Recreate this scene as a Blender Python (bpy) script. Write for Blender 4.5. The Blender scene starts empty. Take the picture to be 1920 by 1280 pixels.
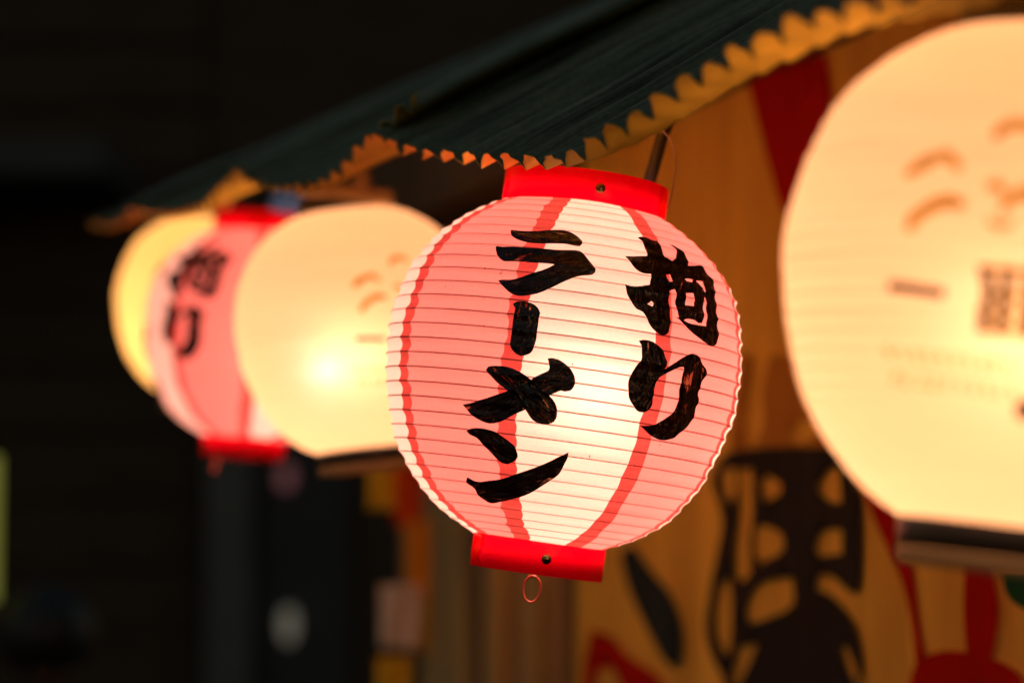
import bpy, bmesh, math, random
from mathutils import Vector, Matrix
from mathutils.geometry import delaunay_2d_cdt
random.seed(7)
R = math.radians
sc = bpy.context.scene
C = sc.collection

# ------------------------------------------------------------------ camera
CAM = Vector((0.0, 0.0, 1.60))
LENS, FPX = 85.0, 85.0 / 36.0 * 1920.0
PITCH = math.atan(360.0 / FPX)
cam_d = bpy.data.cameras.new('camera')
cam = bpy.data.objects.new('camera', cam_d); C.objects.link(cam)
cam.location = CAM
cam.rotation_euler = (math.pi / 2 + PITCH, 0, 0)
cam_d.lens, cam_d.sensor_width = LENS, 36.0
cam_d.clip_start, cam_d.clip_end = 0.05, 200.0
cam_d.dof.use_dof = True
cam_d.dof.focus_distance = 1.69
cam_d.dof.aperture_fstop = 2.9
cam_d.dof.aperture_blades = 9
sc.camera = cam
# ------------------------------------------------------------------ night sky
w = bpy.data.worlds.new('World'); sc.world = w; w.use_nodes = True
wn = w.node_tree.nodes; wl = w.node_tree.links
bg = wn['Background']
sky = wn.new('ShaderNodeTexSky'); sky.sky_type = 'NISHITA'; sky.sun_disc = False
sky.sun_elevation = R(1.0); sky.sun_rotation = R(0); sky.altitude = 50
wl.new(sky.outputs[0], bg.inputs[0]); bg.inputs[1].default_value = 0.17
# ------------------------------------------------------------------ exposure
sc.view_settings.view_transform = 'Standard'; sc.view_settings.look = 'None'
sc.view_settings.gamma = 1.0; sc.view_settings.exposure = 0.0
sc.view_settings.use_curve_mapping = False
sc.cycles.max_bounces = 10; sc.cycles.diffuse_bounces = 6; sc.cycles.transmission_bounces = 6
sc.cycles.transparent_max_bounces = 12
sc.cycles.caustics_reflective = False; sc.cycles.caustics_refractive = True
sc.cycles.sample_clamp_indirect = 8.0
sc.cycles.use_denoising = True
BULB_W = 5.3


fwd = Vector((0, math.cos(PITCH), math.sin(PITCH)))
upv = Vector((0, -math.sin(PITCH), math.cos(PITCH)))
rgt = Vector((1, 0, 0))
def ray(px, py):
    return fwd + rgt * ((px - 960) / FPX) + upv * ((640 - py) / FPX)
def at(px, py, d):                                   # world point seen at photo pixel (1920 wide) at depth d
    return CAM + ray(px, py) * d

# ------------------------------------------------------------------ helpers
def tag(o, label=None, cat=None, group=None, kind=None):
    for k, v in (('label', label), ('category', cat), ('group', group), ('kind', kind)):
        if v: o[k] = v
    return o
def empty(name, loc, label, cat, group=None, mat=None):
    o = bpy.data.objects.new(name, None); C.objects.link(o)
    o.empty_display_size = 0.05
    if mat is not None: o.matrix_world = mat
    else: o.location = loc
    return tag(o, label, cat, group)
def mesh(name, verts, faces, mat, parent=None, smooth=True, mats=None, midx=None):
    me = bpy.data.meshes.new(name); me.from_pydata([tuple(v) for v in verts], [], faces)
    for m in (mats or [mat]): me.materials.append(m)
    if midx: me.polygons.foreach_set('material_index', midx)
    if smooth: me.polygons.foreach_set('use_smooth', [True] * len(me.polygons))
    me.update()
    o = bpy.data.objects.new(name, me); C.objects.link(o)
    if parent: o.parent = parent
    return o
def copy_tree(o, parent=None):
    c = o.copy(); C.objects.link(c)
    if parent: c.parent = parent
    for ch in list(o.children): copy_tree(ch, c)
    return c
def box(cx, cy, cz, sx, sy, sz, rot=None):
    vs = [Vector((x * sx / 2, y * sy / 2, z * sz / 2)) for x in (-1, 1) for y in (-1, 1) for z in (-1, 1)]
    if rot is not None: vs = [rot @ v for v in vs]
    vs = [v + Vector((cx, cy, cz)) for v in vs]
    fs = [(0, 1, 3, 2), (4, 6, 7, 5), (0, 4, 5, 1), (2, 3, 7, 6), (0, 2, 6, 4), (1, 5, 7, 3)]
    return vs, fs
def box_obj(name, c, s, mat, parent=None, rot=None, bevel=0.0):
    v, f = box(c[0], c[1], c[2], s[0], s[1], s[2], rot)
    o = mesh(name, v, f, mat, parent, smooth=False)
    bm = bmesh.new(); bm.from_mesh(o.data)
    bmesh.ops.recalc_face_normals(bm, faces=bm.faces)
    if bevel: bmesh.ops.bevel(bm, geom=bm.edges[:], offset=bevel, segments=2, affect='EDGES', profile=0.5)
    bm.to_mesh(o.data); bm.free()
    return o
def tube(name, pts, rad, mat, parent=None, n=10, closed=False):
    pts = [Vector(p) for p in pts]; vs, fs = [], []; m = len(pts); prev = None
    for i, p in enumerate(pts):
        a = pts[(i - 1) % m] if (closed or i > 0) else p
        b = pts[(i + 1) % m] if (closed or i < m - 1) else p
        t = (b - a).normalized()
        if prev is None:
            prev = t.cross(Vector((0, 0, 1)))
            if prev.length < 1e-3: prev = t.cross(Vector((1, 0, 0)))
        nrm = (prev - t * prev.dot(t)).normalized(); prev = nrm
        bi = t.cross(nrm); r = rad[i] if isinstance(rad, (list, tuple)) else rad
        for k in range(n):
            q = 2 * math.pi * k / n
            vs.append(p + nrm * (math.cos(q) * r) + bi * (math.sin(q) * r))
    for i in range(m if closed else m - 1):
        j = (i + 1) % m
        for k in range(n):
            fs.append((i * n + k, i * n + (k + 1) % n, j * n + (k + 1) % n, j * n + k))
    if not closed:
        fs.append(tuple(reversed(range(n)))); fs.append(tuple(range((m - 1) * n, m * n)))
    return mesh(name, vs, fs, mat, parent)
def lathe(name, prof, mat, parent=None, n=64, closed=True, loc=(0, 0, 0)):
    vs, fs = [], []; m = len(prof)
    for (r, z) in prof:
        for k in range(n):
            q = 2 * math.pi * k / n
            vs.append((loc[0] + r * math.cos(q), loc[1] + r * math.sin(q), loc[2] + z))
    for i in range(m if closed else m - 1):
        j = (i + 1) % m
        for k in range(n):
            fs.append((i * n + k, i * n + (k + 1) % n, j * n + (k + 1) % n, j * n + k))
    return mesh(name, vs, fs, mat, parent)
def inside(x, y, poly):
    c = False; j = len(poly) - 1
    for i in range(len(poly)):
        xi, yi = poly[i]; xj, yj = poly[j]
        if (yi > y) != (yj > y) and x < (xj - xi) * (y - yi) / (yj - yi) + xi: c = not c
        j = i
    return c
def smooth_poly(poly, step, keep=62):
    """rounds the outline (Catmull-Rom) but keeps sharp corners, and resamples it to about `step`"""
    n = len(poly); out = []
    P = [Vector(p) for p in poly]
    def corner(i):
        a = P[i] - P[i - 1]; b = P[(i + 1) % n] - P[i]
        return a.length > 1e-6 and b.length > 1e-6 and abs(math.degrees(a.angle_signed(b))) > keep
    cor = [corner(i) for i in range(n)]
    for i in range(n):
        p1, p2 = P[i], P[(i + 1) % n]
        p0 = p1 - (p2 - p1) * 0.5 if cor[i] else P[i - 1]
        p3 = p2 + (p2 - p1) * 0.5 if cor[(i + 1) % n] else P[(i + 2) % n]
        k = max(1, int((p2 - p1).length / step))
        for s in range(k):
            t = s / k
            q = 0.5 * ((2 * p1) + (p2 - p0) * t + (2 * p0 - 5 * p1 + 4 * p2 - p3) * t * t + (3 * p1 - p0 - 3 * p2 + p3) * t ** 3)
            out.append((q.x, q.y))
    return out
def fill(outer, holes, step):
    """triangulates a 2D outline with inner grid points; returns verts, tris, boundary loops"""
    loops = [smooth_poly(outer, step)] + [smooth_poly(h, step) for h in holes]
    vc, ed = [], []
    for lp in loops:
        b = len(vc); vc += [Vector(p) for p in lp]
        ed += [(b + i, b + (i + 1) % len(lp)) for i in range(len(lp))]
    xs = [p[0] for p in loops[0]]; ys = [p[1] for p in loops[0]]
    y = min(ys); row = 0
    while y < max(ys):
        x = min(xs) + (row % 2) * step / 2
        while x < max(xs):
            if inside(x, y, loops[0]) and not any(inside(x, y, h) for h in loops[1:]):
                if all((vc[i].x - x) ** 2 + (vc[i].y - y) ** 2 > (0.45 * step) ** 2 for i in range(sum(len(l) for l in loops))):
                    vc.append(Vector((x, y)))
            x += step
        y += step * 0.87; row += 1
    v, e, f, *_ = delaunay_2d_cdt(vc, ed, [], 0, 1e-5)
    tris = []
    for t in f:
        cx = sum(v[i].x for i in t) / 3; cy = sum(v[i].y for i in t) / 3
        if inside(cx, cy, loops[0]) and not any(inside(cx, cy, h) for h in loops[1:]): tris.append(tuple(t))
    return v, tris

# ------------------------------------------------------------------ materials
def mat(name):
    m = bpy.data.materials.new(name); m.use_nodes = True
    nt = m.node_tree; nt.nodes.clear()
    out = nt.nodes.new('ShaderNodeOutputMaterial')
    return m, nt, out
def noise(nt, scale, detail=4, rough=0.55, vec=None, dist=0.0):
    n = nt.nodes.new('ShaderNodeTexNoise'); n.inputs['Scale'].default_value = scale
    n.inputs['Detail'].default_value = detail; n.inputs['Roughness'].default_value = rough
    n.inputs['Distortion'].default_value = dist
    if vec: nt.links.new(vec, n.inputs['Vector'])
    return n
def objcoord(nt, scale=(1, 1, 1)):
    tc = nt.nodes.new('ShaderNodeTexCoord'); mp = nt.nodes.new('ShaderNodeMapping')
    mp.inputs['Scale'].default_value = scale
    nt.links.new(tc.outputs['Object'], mp.inputs['Vector'])
    return mp.outputs['Vector']
def ramp(nt, fac, stops):
    r = nt.nodes.new('ShaderNodeValToRGB'); e = r.color_ramp.elements
    while len(e) < len(stops): e.new(0.5)
    for i, (p, c) in enumerate(stops):
        e[i].position = p; e[i].color = (*c, 1) if len(c) == 3 else c
    nt.links.new(fac, r.inputs['Fac']); return r
def surf(name, col, rough=0.6, var=0.25, scale=8.0, stretch=(1, 1, 1), metallic=0.0, bump=0.0, spec=0.5, coat=0.0, bscale=None):
    m, nt, out = mat(name)
    b = nt.nodes.new('ShaderNodeBsdfPrincipled')
    v = objcoord(nt, stretch)
    n = noise(nt, scale, 6, 0.6, v)
    r = ramp(nt, n.outputs['Fac'], [(0.3, tuple(c * (1 - var) for c in col)), (0.7, tuple(min(1, c * (1 + var)) for c in col))])
    nt.links.new(r.outputs[0], b.inputs['Base Color'])
    b.inputs['Roughness'].default_value = rough; b.inputs['Metallic'].default_value = metallic
    b.inputs['Specular IOR Level'].default_value = spec; b.inputs['Coat Weight'].default_value = coat
    if bump:
        bn = noise(nt, bscale or scale * 4, 5, 0.6, v); bp = nt.nodes.new('ShaderNodeBump')
        bp.inputs['Strength'].default_value = bump; bp.inputs['Distance'].default_value = 0.002
        nt.links.new(bn.outputs['Fac'], bp.inputs['Height']); nt.links.new(bp.outputs[0], b.inputs['Normal'])
    nt.links.new(b.outputs[0], out.inputs['Surface'])
    return m
def paper(name, trans, diff, fiber=0.09, forward=0.055, speck=(0.35, 0.14, 0.08)):
    """thin paper: most light comes through it, a little is scattered back"""
    m, nt, out = mat(name)
    v = objcoord(nt, (1, 1, 1)); vs = objcoord(nt, (1, 1, 3))
    n1 = noise(nt, 26, 5, 0.6, objcoord(nt, (0.5, 0.5, 7))); n2 = noise(nt, 420, 3, 0.6, v); n3 = noise(nt, 190, 2, 0.5, v)
    f1 = ramp(nt, n1.outputs['Fac'], [(0.3, (1 - fiber,) * 3), (0.7, (1, 1, 1))])
    f2 = ramp(nt, n2.outputs['Fac'], [(0.25, (1 - fiber,) * 3), (0.75, (1, 1, 1))])
    f3 = ramp(nt, n3.outputs['Fac'], [(0.205, speck), (0.235, (1, 1, 1))])
    def mul(a, b):
        x = nt.nodes.new('ShaderNodeMix'); x.data_type = 'RGBA'; x.blend_type = 'MULTIPLY'
        x.inputs['Factor'].default_value = 1.0
        nt.links.new(a, x.inputs['A'])
        if isinstance(b, tuple): x.inputs['B'].default_value = (*b, 1)
        else: nt.links.new(b, x.inputs['B'])
        return x.outputs['Result']
    tex = mul(mul(f1.outputs[0], f2.outputs[0]), f3.outputs[0])
    tr = nt.nodes.new('ShaderNodeBsdfTranslucent'); nt.links.new(mul(tex, trans), tr.inputs['Color'])
    df = nt.nodes.new('ShaderNodeBsdfDiffuse'); nt.links.new(mul(tex, diff), df.inputs['Color'])
    mx = nt.nodes.new('ShaderNodeMixShader'); mx.inputs[0].default_value = 0.38
    rf = nt.nodes.new('ShaderNodeBsdfRefraction'); nt.links.new(mul(tex, trans), rf.inputs['Color'])
    rf.inputs['Roughness'].default_value = 0.9; rf.inputs['IOR'].default_value = 1.33
    m3 = nt.nodes.new('ShaderNodeMixShader'); m3.inputs[0].default_value = forward
    nt.links.new(tr.outputs[0], m3.inputs[1]); nt.links.new(rf.outputs[0], m3.inputs[2])
    nt.links.new(m3.outputs[0], mx.inputs[1]); nt.links.new(df.outputs[0], mx.inputs[2])
    gl = nt.nodes.new('ShaderNodeBsdfGlossy'); gl.inputs['Roughness'].default_value = 0.35
    m2 = nt.nodes.new('ShaderNodeMixShader'); m2.inputs[0].default_value = 0.025
    nt.links.new(mx.outputs[0], m2.inputs[1]); nt.links.new(gl.outputs[0], m2.inputs[2])
    nt.links.new(m2.outputs[0], out.inputs['Surface'])
    return m
def ink(name, tint, gloss=None):
    """paint film over the paper: light from inside is filtered by it, outside light glints on it; gloss = brush direction"""
    m, nt, out = mat(name)
    tb = nt.nodes.new('ShaderNodeBsdfTransparent')
    if gloss is None:
        n = noise(nt, 60, 5, 0.6, objcoord(nt))
        r = ramp(nt, n.outputs['Fac'], [(0.3, tuple(t * 0.8 for t in tint)), (0.75, tuple(min(1, t * 1.25) for t in tint))])
        nt.links.new(r.outputs[0], tb.inputs['Color']); nt.links.new(tb.outputs[0], out.inputs['Surface'])
        return m
    tc = nt.nodes.new('ShaderNodeTexCoord'); rot = nt.nodes.new('ShaderNodeMapping'); rot.inputs['Rotation'].default_value = (0, R(gloss), 0)
    nt.links.new(tc.outputs['Object'], rot.inputs['Vector'])
    scl = nt.nodes.new('ShaderNodeMapping'); scl.inputs['Scale'].default_value = (45, 45, 330)
    nt.links.new(rot.outputs[0], scl.inputs['Vector'])
    st = noise(nt, 1.0, 4, 0.6, scl.outputs[0], 0.3)                    # bristle streaks along the stroke
    pt = noise(nt, 42, 4, 0.6, objcoord(nt), 0.5)                       # patches where the brush ran dry
    mm = nt.nodes.new('ShaderNodeMath'); mm.operation = 'MULTIPLY_ADD'
    nt.links.new(pt.outputs['Fac'], mm.inputs[0]); mm.inputs[1].default_value = 0.55
    nt.links.new(st.outputs['Fac'], mm.inputs[2])
    r = ramp(nt, mm.outputs[0], [(0.93, tint), (0.98, (0.16, 0.07, 0.025)), (1.0, (0.85, 0.55, 0.30))])
    nt.links.new(r.outputs[0], tb.inputs['Color'])
    b = nt.nodes.new('ShaderNodeBsdfPrincipled')
    b.inputs['Base Color'].default_value = (0.008, 0.006, 0.005, 1); b.inputs['Roughness'].default_value = 0.14
    b.inputs['Specular IOR Level'].default_value = 0.6
    bp = nt.nodes.new('ShaderNodeBump'); bp.inputs['Strength'].default_value = 1.0; bp.inputs['Distance'].default_value = 0.004
    s2 = nt.nodes.new('ShaderNodeMapping'); s2.inputs['Scale'].default_value = (70, 120, 190)
    nt.links.new(rot.outputs[0], s2.inputs['Vector'])
    bn = noise(nt, 1.0, 3, 0.55, s2.outputs[0], 0.8)
    nt.links.new(bn.outputs['Fac'], bp.inputs['Height']); nt.links.new(bp.outputs[0], b.inputs['Normal'])
    mx = nt.nodes.new('ShaderNodeMixShader'); mx.inputs[0].default_value = 0.70
    nt.links.new(tb.outputs[0], mx.inputs[1]); nt.links.new(b.outputs[0], mx.inputs[2])
    nt.links.new(mx.outputs[0], out.inputs['Surface'])
    return m
def plastic(name, col, trans):
    m, nt, out = mat(name)
    v = objcoord(nt)
    n = noise(nt, 30, 3, 0.5, v)
    r = ramp(nt, n.outputs['Fac'], [(0.3, tuple(c * 0.88 for c in col)), (0.7, col)])
    b = nt.nodes.new('ShaderNodeBsdfPrincipled'); nt.links.new(r.outputs[0], b.inputs['Base Color'])
    b.inputs['Roughness'].default_value = 0.12; b.inputs['Specular IOR Level'].default_value = 0.5
    t = nt.nodes.new('ShaderNodeBsdfTranslucent'); t.inputs['Color'].default_value = (*trans, 1)
    mx = nt.nodes.new('ShaderNodeMixShader'); mx.inputs[0].default_value = 0.72
    nt.links.new(b.outputs[0], mx.inputs[1]); nt.links.new(t.outputs[0], mx.inputs[2])
    nt.links.new(mx.outputs[0], out.inputs['Surface'])
    return m
def glow(name, col, strength):
    m, nt, out = mat(name)
    e = nt.nodes.new('ShaderNodeEmission'); e.inputs[0].default_value = (*col, 1); e.inputs[1].default_value = strength
    nt.links.new(e.outputs[0], out.inputs['Surface']); return m
def fabric(name, col, var=0.1, trans=0.15):
    m, nt, out = mat(name)
    v = objcoord(nt); n = noise(nt, 16, 5, 0.6, objcoord(nt, (1, 1, 0.12))); n2 = noise(nt, 900, 2, 0.5, v)
    r = ramp(nt, n.outputs['Fac'], [(0.3, tuple(c * (1 - var) for c in col)), (0.7, tuple(min(1, c * (1 + var)) for c in col))])
    d = nt.nodes.new('ShaderNodeBsdfDiffuse'); nt.links.new(r.outputs[0], d.inputs['Color'])
    bp = nt.nodes.new('ShaderNodeBump'); bp.inputs['Strength'].default_value = 0.3; bp.inputs['Distance'].default_value = 0.0006
    nt.links.new(n2.outputs['Fac'], bp.inputs['Height']); nt.links.new(bp.outputs[0], d.inputs['Normal'])
    t = nt.nodes.new('ShaderNodeBsdfTranslucent'); nt.links.new(r.outputs[0], t.inputs['Color'])
    mx = nt.nodes.new('ShaderNodeMixShader'); mx.inputs[0].default_value = trans
    nt.links.new(d.outputs[0], mx.inputs[1]); nt.links.new(t.outputs[0], mx.inputs[2])
    nt.links.new(mx.outputs[0], out.inputs['Surface']); return m

M = {}
M['white_paper'] = paper('white_paper', (0.95, 0.88, 0.82), (0.80, 0.76, 0.70))
M['pink_paper'] = paper('pink_paper', (0.87, 0.345, 0.335), (0.78, 0.44, 0.42))
M['red_seam'] = paper('red_seam_paper', (0.68, 0.105, 0.095), (0.62, 0.12, 0.11), fiber=0.30)
M['cream_paper'] = paper('cream_paper', (0.93, 0.82, 0.66), (0.80, 0.70, 0.55), fiber=0.06, forward=0.075)
M['rib'] = surf('bamboo_rib', (0.30, 0.17, 0.08), 0.6, 0.3, 40)
for a_ in (0, 90, 32, -40, 25):
    M['paint%d' % a_] = ink('glossy_black_paint', (0.005, 0.003, 0.002), a_)
M['brown_ink'] = ink('dark_brown_print', (0.015, 0.006, 0.001))
M['tan_ink'] = ink('tan_print', (0.46, 0.31, 0.045))
M['faint_ink'] = ink('faint_tan_print', (0.58, 0.38, 0.13))
M['red_plastic'] = plastic('red_plastic', (0.78, 0.006, 0.018), (0.95, 0.005, 0.14))
M['brass'] = surf('brass_rivet', (0.22, 0.16, 0.06), 0.22, 0.2, 60, metallic=1.0)
M['red_wire'] = surf('red_wire', (0.90, 0.20, 0.12), 0.4, 0.2, 60)
M['black_metal'] = surf('black_metal', (0.018, 0.014, 0.012), 0.45, 0.3, 20)
M['black_plastic'] = surf('black_plastic', (0.025, 0.018, 0.014), 0.4, 0.2, 20)
M['tan_wood'] = surf('tan_wood', (0.42, 0.27, 0.12), 0.6, 0.25, 12, (1, 1, 6))
M['thin_wire'] = surf('thin_wire', (0.35, 0.24, 0.13), 0.4, 0.2, 40, metallic=0.6)
M['bulb'] = glow('bulb_glass', (1.0, 0.62, 0.30), 6.0)
M['led'] = glow('led_glass', (0.75, 0.87, 1.0), 12.0)

# ------------------------------------------------------------------ lanterns
def interp(tab):
    tab = sorted(tab)
    def f(s):
        if s <= tab[0][0]: return tab[0][1]
        if s >= tab[-1][0]: return tab[-1][1]
        for i in range(len(tab) - 1):
            if tab[i][0] <= s <= tab[i + 1][0]:
                x0, y0 = tab[i]; x1, y1 = tab[i + 1]
                xm, ym = tab[max(0, i - 1)]; xp, yp = tab[min(len(tab) - 1, i + 2)]
                h = x1 - x0; t = (s - x0) / h
                m0 = (y1 - ym) / (x1 - xm) * h if i > 0 else (y1 - y0)
                m1 = (yp - y0) / (xp - x0) * h if i < len(tab) - 2 else (y1 - y0)
                return ((2 * t**3 - 3 * t**2 + 1) * y0 + (t**3 - 2 * t**2 + t) * m0 + (-2 * t**3 + 3 * t**2) * y1 + (t**3 - t**2) * m1)
    return f
class Shell:
    """profile of a lantern body, in metres; ribs equally spaced along the paper"""
    def __init__(s, tab, unit, n_ribs, dip):
        s.f = interp([(a * unit, b * unit) for a, b in tab])
        s.lo = min(a for a, b in tab) * unit; s.hi = max(a for a, b in tab) * unit
        N = 800; pts = [(s.lo + (s.hi - s.lo) * i / N) for i in range(N + 1)]
        L = [0.0]
        for i in range(N): L.append(L[-1] + math.hypot(pts[i + 1] - pts[i], s.f(pts[i + 1]) - s.f(pts[i])))
        s.pts, s.L, s.n, s.dip = pts, L, n_ribs, dip
        rr = random.Random(11)
        s.rib_u = [i / n_ribs for i in range(n_ribs + 1)]
        s.jit = [rr.uniform(-0.0004, 0.0004) for _ in range(n_ribs + 1)]
    def z_of(s, u):
        t = min(max(u, 0), 1) * s.L[-1]
        lo, hi = 0, len(s.L) - 1
        while hi - lo > 1:
            m = (lo + hi) // 2
            if s.L[m] <= t: lo = m
            else: hi = m
        a = (t - s.L[lo]) / max(1e-9, s.L[hi] - s.L[lo])
        return s.pts[lo] + a * (s.pts[hi] - s.pts[lo])
    def u_of(s, z):
        i = int((z - s.lo) / (s.hi - s.lo) * 800); i = min(max(i, 0), 799)
        a = (z - s.pts[i]) / (s.pts[i + 1] - s.pts[i])
        return (s.L[i] + a * (s.L[i + 1] - s.L[i])) / s.L[-1]
    def rad(s, u, th=0.0):
        """paper radius with the sag between ribs"""
        k = u * s.n; i = min(int(k), s.n - 1); fr = k - i
        j = s.jit[i] * (1 - fr) + s.jit[i + 1] * fr
        sag = s.dip * math.sin(math.pi * min(max(fr, 0), 1)) ** 0.9
        sag *= 1 + 0.35 * math.sin(th * 5 + i * 2.1)
        return s.f(s.z_of(u)) + j + 0.0005 * math.sin(th * 3 + i * 0.7) - sag
# local frame: z up the axis, the camera side at -y, angle measured from -y towards +x
def shell_pt(S, th, u, off=0.0):
    r = S.rad(u, th) + off; z = S.z_of(u)
    return Vector((r * math.sin(th), -r * math.cos(th), z))
SUB = 7
def strip(S, name, th0, th1, nth, material, parent):
    vs, fs = [], []; rows = S.n * SUB + 1
    for r in range(rows):
        u = r / (rows - 1)
        a = th0(u); b = th1(u)
        for c in range(nth + 1):
            vs.append(shell_pt(S, a + (b - a) * c / nth, u))
    for r in range(rows - 1):
        for c in range(nth):
            i = r * (nth + 1) + c
            fs.append((i, i + 1, i + nth + 2, i + nth + 1))
    return mesh(name, vs, fs, material, parent)
def frame(center, tilt, yaw, lean=0.0):
    """matrix of a hanging lantern: yaw turns it about its axis, tilt leans its top to the right"""
    view = (center - CAM); a = math.atan2(view.x, view.y)          # the lantern's -y looks at the camera at yaw 0
    return Matrix.Translation(center) @ Matrix.Rotation(-a, 4, 'Z') @ Matrix.Rotation(tilt, 4, 'Y') @ Matrix.Rotation(lean, 4, 'X') @ Matrix.Rotation(yaw, 4, 'Z')
def add_ribs(S, parent, w=0.00047):
    for i in range(1, S.n):
        z = S.z_of(i / S.n); r = S.f(z) + S.jit[i] - 0.00075
        vs, fs = [], []; n = 96; k = 4
        for a in range(n):
            q = 2 * math.pi * a / n
            rr = r + 0.0005 * math.sin(q * 3 + i * 0.7)
            for b in range(k):
                p = 2 * math.pi * b / k
                vs.append(((rr + w * math.cos(p)) * math.sin(q), -(rr + w * math.cos(p)) * math.cos(q), z + w * math.sin(p)))
        for a in range(n):
            for b in range(k):
                fs.append((a * k + b, a * k + (b + 1) % k, ((a + 1) % n) * k + (b + 1) % k, ((a + 1) % n) * k + b))
        mesh('rib', vs, fs, M['rib'], parent)
def add_bulb(parent, z, watts, col, pos=(0, 0)):
    b = lathe('bulb', [(0.0004, -0.022), (0.012, -0.019), (0.017, -0.008), (0.016, 0.004), (0.010, 0.016), (0.008, 0.024), (0.0004, 0.025)], M['bulb'], parent, 20, False, (pos[0], pos[1], z))
    ld = bpy.data.lights.new('bulb_light', 'POINT'); ld.energy = watts; ld.color = col; ld.shadow_soft_size = 0.022
    lo = bpy.data.objects.new('bulb_light', ld); C.objects.link(lo); lo.parent = parent; lo.location = (pos[0], pos[1], z - 0.005)
    b.visible_shadow = True
    # the lamp shines from just outside the glass
    ld.shadow_soft_size = 0.026
    return b

PXM = 1.8 / FPX                                        # metres per photo pixel at the main lantern
tab_main = [(300, 152), (280, 190), (255, 226), (220, 265), (163, 306), (110, 324), (54, 332), (0, 333), (-50, 330), (-110, 316), (-160, 299), (-196, 281), (-256, 236), (-293, 190), (-327, 124)]
S1 = Shell(tab_main, PXM, 30, 0.0015)
C1 = at(1055, 690, 1.80)
MAT1 = frame(C1, R(7.6), 0.0)
lan1 = empty('paper_lantern', C1, 'sharp red and white striped paper lantern with black brushed letters in the middle', 'lantern', 'red and white paper lanterns hung under the awning', MAT1)
rj = random.Random(5)
def seam_edges(deg, width):
    ja = [rj.uniform(-1, 1) for _ in range(40)]; jb = [rj.uniform(-1, 1) for _ in range(40)]
    def jit(j, u):
        k = u * 30; i = min(int(k), 38); f = k - i
        return j[i] * (1 - f) + j[i + 1] * f
    def e(sign, j):
        def g(u):
            r = max(0.03, S1.f(S1.z_of(u)))
            return R(deg) + (sign * width / 2 + 0.0013 * jit(j, u) + 0.0009 * abs(math.sin(math.pi * u * 30))) / r
        return g
    return e(-1, ja), e(1, jb)
seams = [seam_edges(d, 0.0135) for d in (-60, -15.5, 31, 76, 121, 165, 210, 255)]
for i in range(8):
    strip(S1, 'seam_strip', seams[i][0], seams[i][1], 4, M['red_seam'], lan1)
    nx = seams[(i + 1) % 8][0]
    th1 = nx if i < 7 else (lambda u, nx=nx: nx(u) + 2 * math.pi)
    p = strip(S1, 'paper_panel', seams[i][1], th1, 18, M['pink_paper'] if i % 2 == 0 else M['white_paper'], lan1)
    p['label'] = 'translucent pink paper panel' if i % 2 == 0 else 'translucent white paper panel'
add_ribs(S1, lan1)
def ring(name, r, z0, z1, mat_, parent, th=0.0016, lip=0.0):
    b = 0.0006
    return lathe(name, [(r - b, z0), (r, z0 + b), (r + lip, (z0 + z1) / 2), (r, z1 - b), (r - b, z1), (r - th, z1), (r - th, z0)], mat_, parent, 96)
def rivet(parent, r, z, th, rad=0.0038):
    c = Vector((r * math.sin(th), -r * math.cos(th), z)); nrm = Vector((math.sin(th), -math.cos(th), 0))
    t = nrm.cross(Vector((0, 0, 1)))
    vs, fs = [], []; n = 20
    for j in range(6):
        a = j / 5 * math.pi / 2 * 0.98
        for k in range(n):
            q = 2 * math.pi * k / n
            vs.append(c + nrm * (rad * 0.55 * math.sin(a)) + (t * math.cos(q) + Vector((0, 0, 1)) * math.sin(q)) * rad * math.cos(a))
    for j in range(5):
        for k in range(n): fs.append((j * n + k, j * n + (k + 1) % n, (j + 1) * n + (k + 1) % n, (j + 1) * n + k))
    fs.append(tuple(range(5 * n, 6 * n)))
    return mesh('rivet', vs, fs, M['brass'], parent)
zt, zb = S1.hi, S1.lo
rt, rb = 155 * PXM, 124 * PXM
tc = ring('top_cap', rt, zt - 0.0015, zt + 0.0225, M['red_plastic'], lan1)
rivet(tc, rt, zt + 0.0095, R(10))
bc = ring('bottom_cap', rb, zb - 0.0235, zb + 0.0015, M['red_plastic'], lan1)
rivet(bc, rb, zb - 0.0115, R(8))
def lap_joint(parent, r, z0, z1, a0, a1):
    vs, fs = [], []; n = 8
    for k in range(n + 1):
        q = a0 + (a1 - a0) * k / n
        for rr_, z in ((r + 0.0001, z0), (r + 0.0009, z0 + 0.0004), (r + 0.0009, z1 - 0.0004), (r + 0.0001, z1)):
            vs.append((rr_ * math.sin(q), -rr_ * math.cos(q), z))
    for k in range(n):
        for c in range(3): fs.append((k * 4 + c, (k + 1) * 4 + c, (k + 1) * 4 + c + 1, k * 4 + c + 1))
    fs += [(0, 1, 2, 3), (n * 4 + 3, n * 4 + 2, n * 4 + 1, n * 4)]
    mesh('lap_joint', vs, fs, M['red_plastic'], parent)
lap_joint(bc, rb, zb - 0.0230, zb + 0.0010, R(-75), R(-56))
lap_joint(tc, rt, zt - 0.0010, zt + 0.0220, R(62), R(74))
pr = []
for k in range(24):
    q = 2 * math.pi * k / 24
    pr.append((-0.001 + 0.0062 * math.cos(q), -0.052 + 0.02, zb - 0.0345 + 0.0096 * math.sin(q)))
tube('pull_ring', pr, 0.00085, M['red_wire'], bc, 8, True)
box_obj('wire_bar', (0, 0, zb - 0.0048), (2 * rb - 0.0036, 0.002, 0.002), M['thin_wire'], lan1, None, 0.0005)
add_bulb(lan1, 0.0, BULB_W, (1.0, 0.46, 0.345), (0.022, 0.022))

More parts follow.
